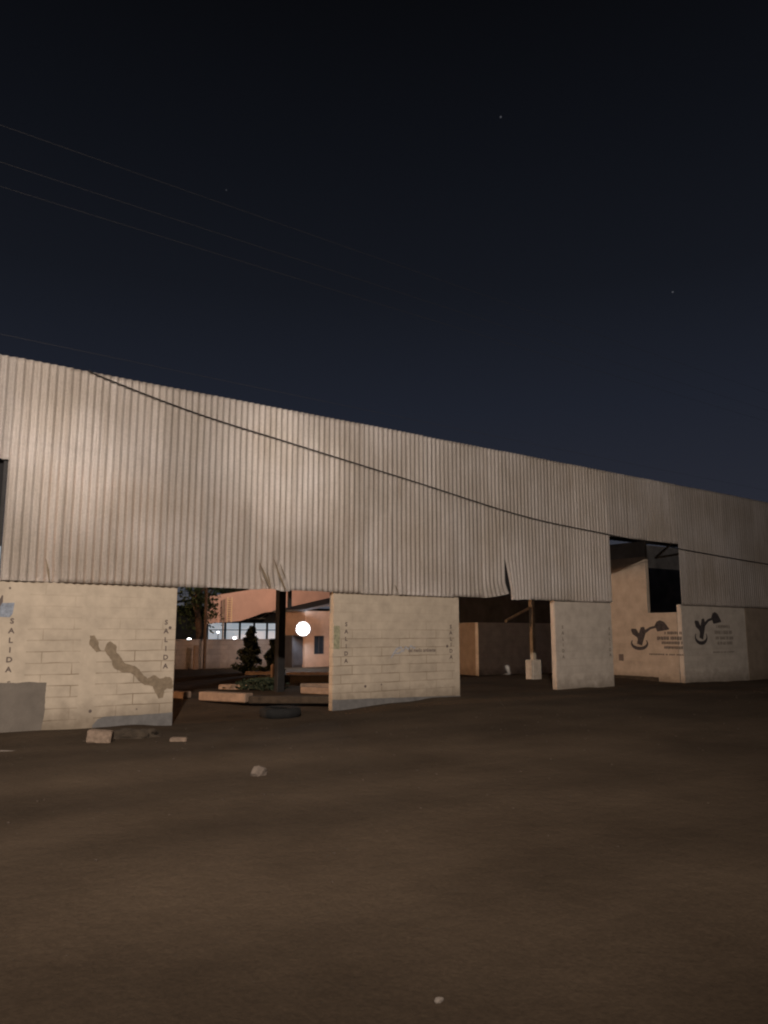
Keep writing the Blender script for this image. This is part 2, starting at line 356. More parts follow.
# ------------------------------------------------------------------ ground
KEYS = [(-40, -.10), (1, -.15), (3, -.16), (4.3, -.19), (5.8, -.25), (7.5, -.22), (9.3, -.18), (11, -.10), (13, -.05), (17, -.04), (22, -.08), (28, -.15), (60, -.15)]
def lerp_keys(x):
    for (a, va), (b, vb) in zip(KEYS, KEYS[1:]):
        if a <= x <= b:
            t = (x - a) / (b - a); t = t * t * (3 - 2 * t); return va + (vb - va) * t
    return -.12
def gz(x, y):
    k = math.exp(-((y + .5) / 3.5) ** 2)
    if y > 1: k = max(0, math.exp(-((y - 1) / 3.0) ** 2) * k)
    z = lerp_keys(x) * k + (-.03) * (1 - k)
    far = 1 / (1 + (abs(y + 6) / 30) ** 4)
    # shallow drain swale along the lane and its low bank
    z += -.02 * math.exp(-((y + 7.3 + .10 * (x - 6)) / 1.15) ** 2) * far * (1 if y < 0 else 0)
    z += .015 * math.exp(-((y + 9.6 + .10 * (x - 6)) / 1.0) ** 2) * (1 if y < 0 else 0)
    z += (.022 * noise.noise(Vector((x * .45, y * .55, 3))) + .012 * noise.noise(Vector((x * 1.7, y * 1.9, 8)))) * far
    if -1.2 < y < .1: z += max(0, .09 * noise.noise(Vector((x * 1.1, y * 2.5, 11)))) * (1 - abs(y + .35) / .85 if y > -1.2 else 0)
    return z
def axis(lo, hi, fine_lo, fine_hi, step, grow=1.35):
    v = []; x = fine_lo
    while x <= fine_hi: v.append(x); x += step
    s = step
    while v[-1] < hi: s *= grow; v.append(v[-1] + s)
    s = step; w = []
    x = fine_lo
    while x > lo: s *= grow; x -= s; w.append(x)
    return w[::-1] + v
xs = axis(-900, 1200, -3, 32, .22); ys = axis(-900, 1200, -16, 13, .2)
bm = bmesh.new()
G = [[bm.verts.new((x, y, gz(x, y))) for x in xs] for y in ys]
for j in range(len(ys) - 1):
    for i in range(len(xs) - 1): bm.faces.new((G[j][i], G[j][i + 1], G[j + 1][i + 1], G[j + 1][i]))
g = link_mesh('ground', bm, M['ground'], smooth=True); g['kind'] = 'structure'
g['label'] = 'dark brown trodden dirt lane in front of the shed'

# ------------------------------------------------------------------ the shed
shed = thing('market_shed', 'long open shed with whitewashed corrugated cladding above pale block wall panels', 'building', (0, 0, 0))
P_ = .138; NW = 7; SW = P_ * NW
TOP = 6.39
def sheet(s0, s1, zb, zt, seed, y_off):
    n = max(8, int(round((s1 - s0) / P_ * 10))); rows = int((zt - zb) / .085)
    bm = bmesh.new(); g = []
    jt = random.uniform(-.007, .007); jb = random.uniform(-.008, .008) if zb < 2.6 else 0
    for r in range(rows + 1):
        t = r / rows; row = []
        for i in range(n + 1):
            s = s0 + (s1 - s0) * i / n
            ph = s / P_ * 2 * math.pi
            c = math.cos(ph); prof = (.0165 if s < 19.13 else .0095) * (math.copysign(abs(c) ** .8, c))
            zz0 = zb + jb; zz1 = zt + jt
            z = zz0 + (zz1 - zz0) * t
            y = -.05 + y_off - prof + .010 * noise.noise(Vector((s * .6, z * .5, 4)))
            x = s + .006 * noise.noise(Vector((s * .8, z * .9, seed)))
            # crumpled foot beside the dark post
            d = math.exp(-((s - 7.75) / .33) ** 2 - ((z - 2.45) / .36) ** 2)
            y += .04 * d; x += .12 * d * (2.9 - z) * 1.4; z += .04 * d * math.sin(6 * s)
            d = math.exp(-((s - 3.35) / .22) ** 2 - ((z - 2.5) / .22) ** 2)
            y += .035 * d; x += .03 * d
            d = math.exp(-((s - 11.0) / .35) ** 2 - ((z - 2.45) / .15) ** 2); y += .03 * d * math.sin(11 * s)
            for c0, zt_ in ((7.42, 2.98), (7.80, 3.10)):
                if z < zt_:
                    q = (zt_ - z); lam = (s - (c0 + .42 * q)) / .040
                    y += .15 * min(1, q * 3.5) * math.exp(-lam * lam)
            # torn and lifted corner left of the split, right sheet drawn aside below it
            if 13.3 < s and s1 < 14.67 and z < 3.0:
                e_ = max(0, (s - 13.3) / 1.36)
                low = max(0, (2.82 - z) / .42); x += .20 * low ** 1.3 * e_ ** 1.2
                z += .13 * max(0, 1 - (z - 2.4) / .7) * max(0, (s - 13.8) / .86) ** 1.5
                y += .05 * low * e_ ** 2
            if s0 > 14.66 and s < 16.4 and z < 3.45:
                q = max(0, (3.45 - z) / 1.05); w_ = math.exp(-(s - 14.66) / .38)
                x += .27 * min(1, q * 1.15) ** .9 * w_; y += .05 * q * w_
                if z < 2.7: z += (2.7 - z) / .3 * (.02 * noise.noise(Vector((s * 5, 0, 2))) - .03 * math.exp(-((s - 14.9) / .3) ** 2))
            if 16.1 < s < 16.16 and z < 2.58: x += .03
            row.append(bm.verts.new((x, y, z)))
        g.append(row)
    for r in range(rows):
        for i in range(n): bm.faces.new((g[r][i], g[r][i + 1], g[r + 1][i + 1], g[r + 1][i]))
    # real sheet thickness
    geo = bmesh.ops.solidify(bm, geom=list(bm.faces), thickness=.006)
    return bm
cuts = [-1.2]
def run(a, b, skip_first=False):
    n = max(1, round((b - a) / SW)); return [a + (b - a) * i / n for i in range(n + 1)]
edges = run(-1.28, 2.5) + run(2.5, 14.665)[1:] + run(14.665, 19.13)[1:] + run(19.13, 22.71)[1:] + run(22.71, 44.8)[1:]
for i, (a, b) in enumerate(zip(edges, edges[1:])):
    mid = (a + b) / 2
    zb = 2.40
    if mid < 2.5: zb = 4.51
    if 19.13 < mid < 22.71: zb = 4.39
    o = link_mesh('cladding_sheet', sheet(a - .0, b + (.05 if abs(b - 14.665) > .01 and abs(b - 19.13) > .01 and abs(b-2.5)>.01 and abs(b - 22.71) > .01 else 0), zb, TOP, i * 3.1, -.004 * (i % 2) ), M['sheet'], shed, smooth=True)
    if abs(b - 14.665) < .01: o['label'] = 'corrugated sheet with its lower corner torn and bent up beside a dark split'
    if a < 7.75 < b: o['label'] = 'corrugated sheet with a crumpled foot above the first gateway'
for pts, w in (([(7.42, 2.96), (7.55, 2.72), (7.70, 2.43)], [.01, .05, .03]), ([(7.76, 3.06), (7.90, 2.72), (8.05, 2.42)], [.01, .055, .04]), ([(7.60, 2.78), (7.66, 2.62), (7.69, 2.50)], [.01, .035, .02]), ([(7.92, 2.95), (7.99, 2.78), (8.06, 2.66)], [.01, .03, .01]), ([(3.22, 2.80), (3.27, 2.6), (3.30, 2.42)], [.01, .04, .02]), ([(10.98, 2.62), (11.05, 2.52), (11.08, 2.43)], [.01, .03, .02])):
    bm = bmesh.new(); strip(bm, FRONT, pts, w, .082); link_mesh('rusty_dent_shade', bm, M['mend'], shed)  # brown strips painting the shade and rust of the dents
link_mesh('split_light_blocker', newbox(14.1, 15.3, .30, .34, 2.62, 3.6), M['shade_sheet'], shed)  # added black board: stops light through the split and darkens it
# window hole beside the left edge: board below it
link_mesh('side_cladding', newbox(-17, -1.3, .0, .06, -.5, TOP - .02), M['sheet'], shed)
link_mesh('shade_sheet', newbox(-1.2, 2.49, .10, .13, 2.4, 4.6), M['shade_sheet'], shed)  # added black sheet: paints the window's dark inside and blocks lamp light
link_mesh('board', newbox(-1.2, 2.49, -.06, -.02, 2.42, 2.98), M['board'], shed)
bm = bmesh.new()
box(bm, 2.44, 2.50, .0, .05, 2.42, 4.55); box(bm, -1.2, 2.44, .0, .05, 2.99, 3.05); box(bm, -1.2, 2.44, .0, .05, 4.50, 4.56)
link_mesh('window_frame', bm, M['steel'], shed)
# roof falling away behind the facade, on purlins and rafters
bm = bmesh.new()
n = 250
rows = []
for y, z in ((.02, 6.24), (4.0, 6.02), (8.0, 5.80)):
    rows.append([bm.verts.new((-1.2 + 46 * i / n, y, z + .02 * (i % 2))) for i in range(n + 1)])
for a, b in zip(rows, rows[1:]):
    for i in range(n): bm.faces.new((a[i], a[i + 1], b[i + 1], b[i]))
bmesh.ops.solidify(bm, geom=list(bm.faces), thickness=.008)
link_mesh('roof', bm, M['roof'], shed)
for y in (.30, 2.8, 5.3):
    z = 6.24 - .055 * y - .12
    link_mesh('purlin', newbox(-1.2, 44.8, y - .04, y + .04, z - .06, z + .06), M['steel'], shed)
# trusses
for s in (4.1, 10.1, 16.0, 44):
    bm = bmesh.new()
    z0 = 6.24 - .17; z1 = 5.80 - .17
    tube(bm, [(s, .2, z0 - .12), (s, 7.9, z1 - .12)], .04, 6); tube(bm, [(s, .2, z0 - 1.3), (s, 7.9, z1 - .7)], .04, 6)
    for k in range(6):
        ya, yb = .2 + 7.7 * k / 6, .2 + 7.7 * (k + 1) / 6
        up = lambda y: z0 - .12 - (z0 - z1) * (y - .2) / 7.7
        lo = lambda y: z0 - 1.3 + (z1 - .7 - z0 + 1.3) * (y - .2) / 7.7
        tube(bm, [(s, ya, up(ya)), (s, (ya + yb) / 2, lo((ya + yb) / 2)), (s, yb, up(yb))], .022, 5)
    link_mesh('truss', bm, M['steelpale'] if s > 22 else M['steel'], shed)
bm = bmesh.new(); tube(bm, [(25.9, 3, 4.36), (27.9, 3, 4.66)], .045, 6); tube(bm, [(25.9, 3, 4.36), (27.0, 3, 4.98)], .045, 6)
link_mesh('roof_brace', bm, M['steelpale'], shed)
# posts
o = link_mesh('steel_post', bev(newbox(10.05, 10.27, 3.85, 4.05, -.4, 5.8), .015), M['steel'], shed)
o['label'] = 'thick dark post standing behind the first gateway'
o2 = link_mesh('steel_post', newbox(8.36, 8.43, .30, .37, 2.05, 6.0), M['steel'], shed)
o2['label'] = 'short dark hanger post under the cladding'
o3 = link_mesh('steel_post', newbox(19.72, 19.86, 3.72, 3.86, .5, 5.8), M['steelpale'], shed)
o3['label'] = 'pale slim post on a concrete footing in the second gateway'
link_mesh('concrete_footing', bev(newbox(19.57, 19.98, 3.60, 3.96, -.3, .61), .02), M['concrete'], o3)
link_mesh('brace', newtube([(19.72, 3.79, 2.36), (18.59, 3.85, 1.89)], .05, 6), M['steelpale'], o3)
# --- block wall panels
TH = .16
def pier(s0, s1, zt=2.42, m='block', th=TH, label=None):
    bm = bmesh.new(); box(bm, s0, s1, 0, th, -.7, zt)
    bev(bm, .012, 2)
    o = link_mesh('block_wall', bm, M[m], shed)
    if label: o['label'] = label
    return o
p1 = pier(-1.2, 5.70, label='wide cream block wall panel with a diagonal brown crack mend and grey patches')
p2 = pier(9.32, 13.07, label='cream block wall panel with grey script between two vertical words')
p3 = pier(16.62, 19.13, m='blockpale', label='narrow pale block wall panel beside the tall opening')
p4 = pier(22.71, 26.62, m='blockpale', label='block wall panel with a dark sprouting plant emblem facing the lane')
p5 = pier(26.63, 44.8, m='blockdull', label='dull brown block wall panel at the far end')
def painted(name, poly, m, parent, h=.004, label=None, h0=.0005):
    bm = bmesh.new(); prism(bm, FRONT, poly, h0, h); o = link_mesh(name, bm, m, parent)
    if label: o['label'] = label
    return o
painted('plaster_patch', ragged([(.5, -.5), (3.30, -.5), (3.38, .05), (3.385, .64), (3.1, .665), (2.9, .655), (2.6, .66), (.5, .66)], .06, .012, 1), M['patch'], p1, label='large square grey patch at the left foot of the wall')
painted('plinth', ragged([(4.20, -.5), (5.695, -.5), (5.695, .0), (4.8, -.01), (4.40, .0), (4.30, -.04), (4.22, -.14)], .06, .008, 5)[:], M['plinth'], p1)
painted('plinth', ragged([(9.325, -.6), (13.065, -.6), (13.065, -.03), (11, .02), (9.325, .05)], .08, .008, 9), M['plinth'], p2)
mend = [(4.07, 1.46), (4.16, 1.45), (4.24, 1.34), (4.25, 1.24), (4.30, 1.17), (4.22, 1.15), (4.15, 1.20), (4.10, 1.28)]
painted('cement_mend', ragged(mend, .03, .03, 3), M['mend'], p1)
mend2 = [(4.38, 1.28), (4.45, 1.36), (4.55, 1.27), (4.58, 1.16), (4.66, 1.04), (4.74, .95), (4.83, .93), (4.95, .86), (5.08, .74), (5.18, .66), (5.27, .70),
         (5.40, .66), (5.53, .69), (5.67, .62), (5.69, .50), (5.66, .44), (5.58, .47), (5.52, .42), (5.50, .27), (5.42, .24), (5.36, .36), (5.28, .50), (5.14, .54), (5.02, .62), (4.90, .74), (4.80, .79), (4.66, .80), (4.55, .85), (4.50, .98), (4.40, 1.08), (4.36, 1.18)]
painted('cement_mend', ragged(mend2, .03, .035, 6), M['mend'], p1)
for s, z, r in ((2.69, 2.27, .02), (4.16, .11, .03), (5.0, .10, .015), (12.66, 1.18, .035), (10.2, .31, .03), (5.58, 1.60, .03), (10.65, .33, .02)):
    par = p1 if s < 6 else p2
    painted('hole', ragged([(s + r * math.cos(a * .785), z + r * math.sin(a * .785)) for a in range(8)], .03, .006, s), M['ink'], par)
salida(FRONT, 2.76, 1.70, .88, M['ink'], p1)
bm = bmesh.new(); text_into(bm, FRONT, 'S', 2.78, .635, .13); link_mesh('lettering', bm, M['inkdim'], p1)
salida(FRONT, 5.50, 1.70, .87, M['ink'], p1, lean=.02)
salida(FRONT, 9.67, 1.69, .88, M['ink'], p2)
salida(FRONT, 12.78, 1.65, .91, M['ink'], p2)
salida(FRONT, 16.93, 1.66, .84, M['inkdim'], p3, size=.12)
salida(FRONT, 18.99, 1.62, .86, M['inkdim'], p3, size=.12)
# faded emblem cut by the left edge of the picture
bm = bmesh.new()
prism(bm, FRONT, [(2.2, 1.78), (2.72, 1.77), (2.76, 1.83), (2.78, 2.02), (2.62, 2.01), (2.2, 2.04)], .0005, .004)
link_mesh('emblem', bm, M['inkblue'], p1)
bm = bmesh.new(); strip(bm, FRONT, [(2.3, 1.80), (2.48, 1.90), (2.56, 2.04), (2.58, 2.14)], [.05, .09, .07, .02], .006)
link_mesh('emblem_leaf', bm, M['ink'], p1)
# script on the second panel
bm = bmesh.new()
text_into(bm, FRONT, 'del medio ambiente', 11.44, 1.09, .125, sx=.84, align='LEFT', bold=.02)
link_mesh('lettering', bm, M['ink'], p2)
bm = bmesh.new()
strip(bm, FRONT, [(10.92, .92), (11.0, 1.02), (11.1, 1.13), (11.22, 1.17), (11.26, 1.09), (11.15, 1.03), (11.02, 1.03)], [.02, .05, .06, .05, .05, .04, .02])
strip(bm, FRONT, [(11.28, 1.06), (11.36, 1.18), (11.44, 1.12), (11.52, 1.20), (11.62, 1.14), (11.66, 1.17)], [.03, .05, .05, .05, .04, .02])
link_mesh('script', bm, M['inklight'], p2)
bm = bmesh.new(); prism(bm, FRONT, ragged([(9.34, 1.15), (9.50, 1.15), (9.50, 1.66), (9.34, 1.66)], .07, .012, 4), .0005, .003)
link_mesh('paint_smear', bm, M['inkgreen'], p2)

def emblem(face, u0, v0, w, hgt, m, parent, label):
    """a sprouting plant: open round bowl, two stubby leaves and a long stem with a hanging leaf"""
    bm = bmesh.new(); X = lambda a: u0 + w * a; Y = lambda b: v0 + hgt * b
    ring = [(X(.22 + .21 * math.cos(a)), Y(.20 + .20 * math.sin(a))) for a in [R(150 + 15 * k) for k in range(17)]]
    wd = [w * (.02 + .055 * math.sin(math.pi * k / 16)) for k in range(17)]
    strip(bm, face, ring, wd)
    strip(bm, face, [(X(.22), Y(.14)), (X(.26), Y(.34)), (X(.37), Y(.60)), (X(.52), Y(.74)), (X(.70), Y(.80))], [w * .14, w * .15, w * .075, w * .055, w * .05], .0035)
    strip(bm, face, [(X(.24), Y(.30)), (X(.20), Y(.46)), (X(.10), Y(.62)), (X(.02), Y(.70))], [w * .08, w * .10, w * .16, w * .04], .004)
    strip(bm, face, [(X(.27), Y(.36)), (X(.28), Y(.54)), (X(.33), Y(.72)), (X(.36), Y(.78))], [w * .08, w * .12, w * .13, w * .03], .0045)
    strip(bm, face, [(X(.66), Y(.90)), (X(.74), Y(.82)), (X(.86), Y(.80)), (X(1.0), Y(.70))], [w * .10, w * .26, w * .20, w * .02], .005)
    o = link_mesh('emblem', bm, m, parent); o['label'] = label
def faded_lines(face, u0, v0, u1, lines, m, parent, seed):
    """rows of washed-out lettering that can no longer be read: rows of broken upright dabs of paint"""
    rnd = random.Random(seed); bm = bmesh.new()
    for v, hh, a, b in lines:
        u = u0 + (u1 - u0) * a; end = u0 + (u1 - u0) * b
        while u < end:
            ww = rnd.uniform(.028, .055)
            if rnd.random() < .13: u += .05; continue
            k = rnd.random(); y0, y1 = v - hh / 2, v + hh / 2
            pts = [(u, y0), (u + ww * .8, y0 + hh * rnd.uniform(0, .25)), (u + ww * .8, y1 - hh * rnd.uniform(0, .2)), (u + ww * .1, y1)]
            prism(bm, face, pts, .0005, .003); u += ww * 1.15
    link_mesh('lettering', bm, m, parent)
emblem(FRONT, 23.42, 1.17, 1.62, 1.02, M['inksolid'], p4, 'dark sprouting plant emblem')
faded_lines(FRONT, 24.55, 0, 25.75, [(1.72, .11, .15, .85), (1.52, .13, .0, .95), (1.33, .11, .08, .98), (1.16, .11, .15, .9), (.86, .05, -.1, 1.0)], M['inkdim'], p4, 3)

# partition inside the tall opening, running back from the facade
SIDE = Face((22.70, 0, 0), (0, -1, 0), (-1, 0, 0))
bm = bmesh.new(); box(bm, 22.70, 22.86, .165, 3.3, -.5, 2.17)
pw = link_mesh('partition_wall', bm, M['blockin'], shed); pw['label'] = 'orange lit partition wall with plant emblem inside the tall opening'
bm = bmesh.new(); box(bm, 22.71, 22.86, 1.25, 3.3, 2.171, 4.08)
link_mesh('partition_wall', bm, M['blockin'], shed)
bm = bmesh.new(); box(bm, 22.72, 22.84, 1.25, 3.3, 4.081, 4.62)
link_mesh('shaded_wall_top', bm, M['darksheet'], shed)  # darker sheet paints the shade above the lamp cut-off
emblem(SIDE, -1.96, .98, 1.50, .92, M['inksolid'], pw, 'dark sprouting plant emblem on the orange lit wall')
faded_lines(SIDE, -.85, 0, -.02, [(1.50, .10, .25, 1), (1.33, .12, -.1, 1), (1.18, .10, .1, 1), (1.03, .10, .2, 1.0), (.80, .05, -.5, 1.0)], M['inksolid'], pw, 5)
bm = bmesh.new(); prism(bm, SIDE, ragged([(-2.5, .55), (-2.3, .55), (-2.3, .78), (-2.5, .78)], .05, .02, 2), .0005, .003); link_mesh('hole', bm, M['ink'], pw)
bm = bmesh.new(); prism(bm, SIDE, ragged([(-2.9, -.3), (-.95, -.3), (-.95, .06), (-2.9, .06)], .08, .012, 2), .0005, .004); link_mesh('plinth', bm, M['earth'], pw)
# dark back wall of the far bays and low end wall
bm = bmesh.new(); box(bm, 19.8, 37.2, 11.9, 12.05, -.3, 5.85); box(bm, 37.2, 50, 11.9, 12.05, -.3, 6.5); link_mesh('back_wall', bm, M['darksheet'], shed)

# inner stall: corner of two low walls
st = thing('stall_wall', 'low plastered corner wall of a stall, seen through the second gateway', 'wall', (19.57, 6.24, 0))
link_mesh('front_panel', newbox(19.57, 42, 6.24, 6.40, -.3, 1.88), M['bright_front'], st)  # paler than the side panel: missing bounce light put into the colour
link_mesh('side_panel', newbox(19.573, 19.73, 6.401, 9.8, -.3, 1.88), M['blockin'], st)

# ------------------------------------------------------------------ yard behind
# kerbs / low concrete ledges
def kerb(a, b, h, depth, label, z=None, m='kerb'):
    a, b = Vector((*a, 0)), Vector((*b, 0)); d = (b - a); ln = d.length; d.normalize(); nrm = Vector((-d.y, d.x, 0))
    z0 = min(gz(a.x, a.y), gz(b.x, b.y)) - .03 if z is None else z
    bm = bmesh.new(); vs = box(bm, 0, ln, 0, depth, 0, h)
    bev(bm, .02, 1)
    bmesh.ops.transform(bm, matrix=Matrix(((d.x, nrm.x, 0, a.x), (d.y, nrm.y, 0, a.y), (0, 0, 1, z0), (0, 0, 0, 1))), verts=bm.verts)
    o = link_mesh('concrete_kerb', bm, M[m], recenter=True); return tag(o, label, 'kerb', 'low concrete kerbs in the yard')
kerb((13.02, 11.8), (14.0, 11.05), .15, .25, 'thin pale kerb left of the thick dark post, farthest back', -.05)
kerb((13.76, 10.04), (15.3, 8.5), .17, .25, 'long pale kerb right of the thick dark post, uppermost of the three there', -.05)
kerb((11.36, 4.91), (12.4, 4.15), .12, .25, 'middle kerb of the three right of the thick dark post, with a bright end', -.05)
kerb((10.34, 3.16), (11.0, 1.8), .17, .25, 'nearest and lowest kerb of the three right of the thick dark post', -.05)
kerb((9.15, 5.57), (9.75, 4.88), .15, .3, 'short pale kerb with a bright end, left of the low dark bush', -.05)
kerb((7.42, 2.85), (8.02, 1.62), .20, .3, 'long low kerb nearest the lane, between the cracked panel and the tyre', -.06)
kerb((6.9, 4.2), (7.3, 3.45), .16, .3, 'kerb end showing beside the wide cracked panel', -.06)
kerb((8.10, 1.62), (9.9, -.35 + .6), .16, .3, 'unlit kerb painted dark, running on from the long kerb behind the tyre', -.08, 'earth')  # continues the lit kerb; its shade is put into the dark colour
kerb((11.3, 7.4), (13.1, 6.0), .30, .4, 'dark raised bed edge around the thick post', -.1, 'earth')
box_bm = bev(newbox(11.45, 11.57, 6.75, 6.87, -.2, .55), .01)
tag(link_mesh('concrete_bollard', box_bm, M['kerb'], recenter=True), 'short pale upright post next to the thick dark post', 'bollard')

# tyre lying on the ground
ty = thing('tyre', 'old black tyre lying flat on the dirt in the first gateway', 'tyre', (7.95, -.15, gz(7.95, -.15)))
def torus(c, Rr, prof, seg=40):
    bm = bmesh.new(); rings = []
    for k in range(seg):
        a = 2 * math.pi * k / seg
        rings.append([bm.verts.new((c[0] + (Rr + r) * math.cos(a), c[1] + (Rr + r) * math.sin(a), c[2] + z)) for r, z in prof])
    for k in range(seg):
        A, B = rings[k], rings[(k + 1) % seg]
        for i in range(len(prof)): bm.faces.new((A[i], A[(i + 1) % len(prof)], B[(i + 1) % len(prof)], B[i]))
    return bm
c = (7.95, -.15, gz(7.95, -.15) - .02)
link_mesh('tread', torus(c, .36, [(-.13, .02), (-.02, .0), (.06, .03), (.075, .11), (.06, .19), (-.02, .22), (-.13, .20), (-.10, .18), (-.02, .16), (0, .11), (-.02, .06), (-.10, .04)]), M['rubber'], ty, smooth=True)
link_mesh('sidewall_bead', torus(c, .235, [(-.012, .185), (.012, .185), (.012, .21), (-.012, .21)]), M['rubber'], ty)

# foliage
def leaves(bm, centre, rad, n, size, rnd, clumps=12):
    cl = []
    for _ in range(clumps):
        while True:
            v = Vector((rnd.uniform(-1, 1), rnd.uniform(-1, 1), rnd.uniform(-1, 1)))
            if v.length < 1: break
        cl.append((Vector((v.x * rad[0], v.y * rad[1], v.z * rad[2])) * .8, rnd.uniform(.22, .48)))
    for _ in range(n):
        c0, k = rnd.choice(cl)
        d = Vector((rnd.gauss(0, 1), rnd.gauss(0, 1), rnd.gauss(0, 1))) * .5 * k
        p = Vector(centre) + c0 + Vector((d.x * rad[0], d.y * rad[1], d.z * rad[2]))
        a = Vector((rnd.uniform(-1, 1), rnd.uniform(-1, 1), rnd.uniform(-1, .4))).normalized(); b = a.orthogonal().normalized()
        b.rotate(Matrix.Rotation(rnd.uniform(0, 6.28), 3, a)); s = size * rnd.uniform(.6, 1.4)
        q = [p - a * s, p + b * s * .42, p + a * s, p - b * s * .42]
        bm.faces.new([bm.verts.new(v) for v in q])
def tree(x, y, h, rad, n, size, label, seed, m='leaf', crown_z=None):
    rnd = random.Random(seed); z0 = gz(x, y)
    t = thing('tree', label, 'tree', (x, y, z0), 'trees beyond the yard')
    cz = crown_z or h * .68
    bm = bmesh.new()
    tube(bm, [(x, y, z0 - .2), (x + .1, y, h * .25), (x - .05, y + .1, h * .5), (x + .05, y, h * .8)], [.22, .17, .13, .05], 8)
    for k in range(6):
        a = rnd.uniform(0, 6.28); zz = h * rnd.uniform(.35, .6)
        tube(bm, [(x, y, zz), (x + math.cos(a) * rad[0] * .4, y + math.sin(a) * rad[1] * .4, zz + .5), (x + math.cos(a) * rad[0] * .75, y + math.sin(a) * rad[1] * .75, zz + 1.2)], [.08, .05, .02], 5)
    link_mesh('trunk', bm, M['bark'], t)
    bm = bmesh.new(); leaves(bm, (x, y, cz), rad, n, size, rnd, 26); link_mesh('crown', bm, M[m], t)
tree(15.6, 22.5, 6.2, (1.35, 1.3, 2.1), 1500, .12, 'leafy tree showing sky gaps beside the wide cracked panel', 3, crown_z=3.6)
tree(30.5, 47, 8.5, (5.2, 3.0, 2.6), 6000, .3, 'broad dark tree rising over the orange hall', 5, 'leafdark', crown_z=6.2)
def bush(x, y, h, r, n, size, label, seed, cone=True):
    rnd = random.Random(seed); z0 = gz(x, y); bm = bmesh.new()
    t = thing('bush', label, 'bush', (x, y, z0), 'bushes in the yard')
    for k in range(5):
        tt = k / 4; rr = r * ((1 - .75 * tt) if cone else (1 - .3 * tt))
        leaves(bm, (x, y, z0 + h * (.15 + .70 * tt)), (rr, rr, h * .17), n // 5, size, rnd, 9)
    link_mesh('foliage', bm, M['leafdark'], t)
    bm = bmesh.new(); tube(bm, [(x, y, z0 - .1), (x, y, z0 + h * .8)], [.05, .01], 6)
    for k in range(6):
        a = rnd.uniform(0, 6.28); tube(bm, [(x, y, z0 + .1), (x + math.cos(a) * r * .6, y + math.sin(a) * r * .6, z0 + h * .5)], [.02, .006], 5)
    link_mesh('stem', bm, M['bark'], t)
bush(13.75, 12.9, 1.85, .66, 3600, .085, 'tall cone shaped dark bush in front of the lit hall', 11)
bush(14.2, 11.9, 1.30, .5, 2600, .085, 'shorter dark bush just left of the thick post', 12)
bush(10.15, 5.0, .30, .85, 2000, .06, 'low spreading dark bush at the foot of the thick post', 14, cone=False)

# yard boundary wall
bm = bmesh.new(); box(bm, 10.6, 17.9, 17.5, 17.68, -.3, 1.17); box(bm, 10.6, 17.9, 17.46, 17.72, 1.171, 1.23)
tag(link_mesh('boundary_wall', bm, M['blockgrey'], recenter=True), 'low grey block boundary wall behind the yard bushes', 'wall')
# thin posts
tag(link_mesh('wooden_pole', newtube([(13.75, 17.2, -.2), (13.72, 17.2, 5.2)], [.08, .06], 8), M['bark'], recenter=True), 'thin brown pole standing in front of the boundary wall', 'pole')
tag(link_mesh('marker_post', bev(newbox(13.2, 13.4, 17.0, 17.15, -.1, .98), .01), M['brick'], recenter=True), 'short reddish post at the foot of the thin brown pole', 'post')

# kiosk, grey cabinet with the floodlight
kx0, kx1, ky = 18.03, 21.2, 16.0
ks = thing('kiosk', 'orange lit plaster kiosk with one dark window behind the first gateway', 'building', (19.6, 17.2, 0))
bm = bmesh.new()
wx0, wx1, wz0, wz1 = 18.52, 19.06, .55, 1.37
box(bm, kx0, wx0, ky, ky + .15, -.3, 2.5); box(bm, wx1, kx1, ky, ky + .15, -.3, 2.5); box(bm, wx0, wx1, ky, ky + .15, -.3, wz0); box(bm, wx0, wx1, ky, ky + .15, wz1, 2.5)
box(bm, kx0, kx0 + .15, ky + .151, 18.4, -.3, 2.5); box(bm, kx1 - .15, kx1, ky + .151, 18.4, -.3, 2.5); box(bm, kx0, kx1, 18.401, 18.55, -.3, 2.5)
link_mesh('wall', bm, M['kiosk'], ks)
w = link_mesh('window', newbox(wx0 + .001, wx1 - .001, ky + .05, ky + .08, wz0 + .001, wz1 - .001), M['glass'], ks)
bm = bmesh.new(); box(bm, wx0 + .002, wx0 + .04, ky + .02, ky + .049, wz0 + .002, wz1 - .002); box(bm, wx1 - .04, wx1 - .002, ky + .02, ky + .049, wz0 + .002, wz1 - .002)
box(bm, (wx0 + wx1) / 2 - .015, (wx0 + wx1) / 2 + .015, ky + .02, ky + .049, wz0 + .05, wz1 - .05); link_mesh('frame', bm, M['cabinet'], w)
bm = bmesh.new(); vs = box(bm, kx0 - .15, kx1 + .3, ky - .25, 18.8, 2.505, 2.60)
for v in vs: v.co.z += (v.co.x - kx0) * .22
link_mesh('roof', bm, M['canopy'], ks)
# curved canopy in front of the kiosk
bm = bmesh.new(); ra = []
for k in range(13):
    a = math.pi * k / 12; x = 19.0 - 1.35 * math.cos(a); z = 2.02 + .62 * math.sin(a)
    ra.append((bm.verts.new((x, 17.2, z)), bm.verts.new((x, 15.2 + 3.6, z))))
for a, b in zip(ra, ra[1:]): bm.faces.new((a[0], a[1], b[1], b[0]))
bmesh.ops.solidify(bm, geom=list(bm.faces), thickness=.04)
for v in bm.verts: v.co.y += 3.0; v.co.x += 1.3
can = thing('curved_canopy', 'grey curved canopy sheet above the bright floodlight', 'canopy', (20.3, 21, 0))
link_mesh('roof_sheet', bm, M['canopy'], can, smooth=True)
for x in (19.1, 21.5):
    for y in (20.3, 21.7): link_mesh('post', newtube([(x, y, -.2), (x, y, 2.1)], .04, 6), M['steel'], can)
cb = thing('electric_cabinet', 'dark grey metal cabinet under the bright floodlight', 'cabinet', (18.4, 17.0, 0))
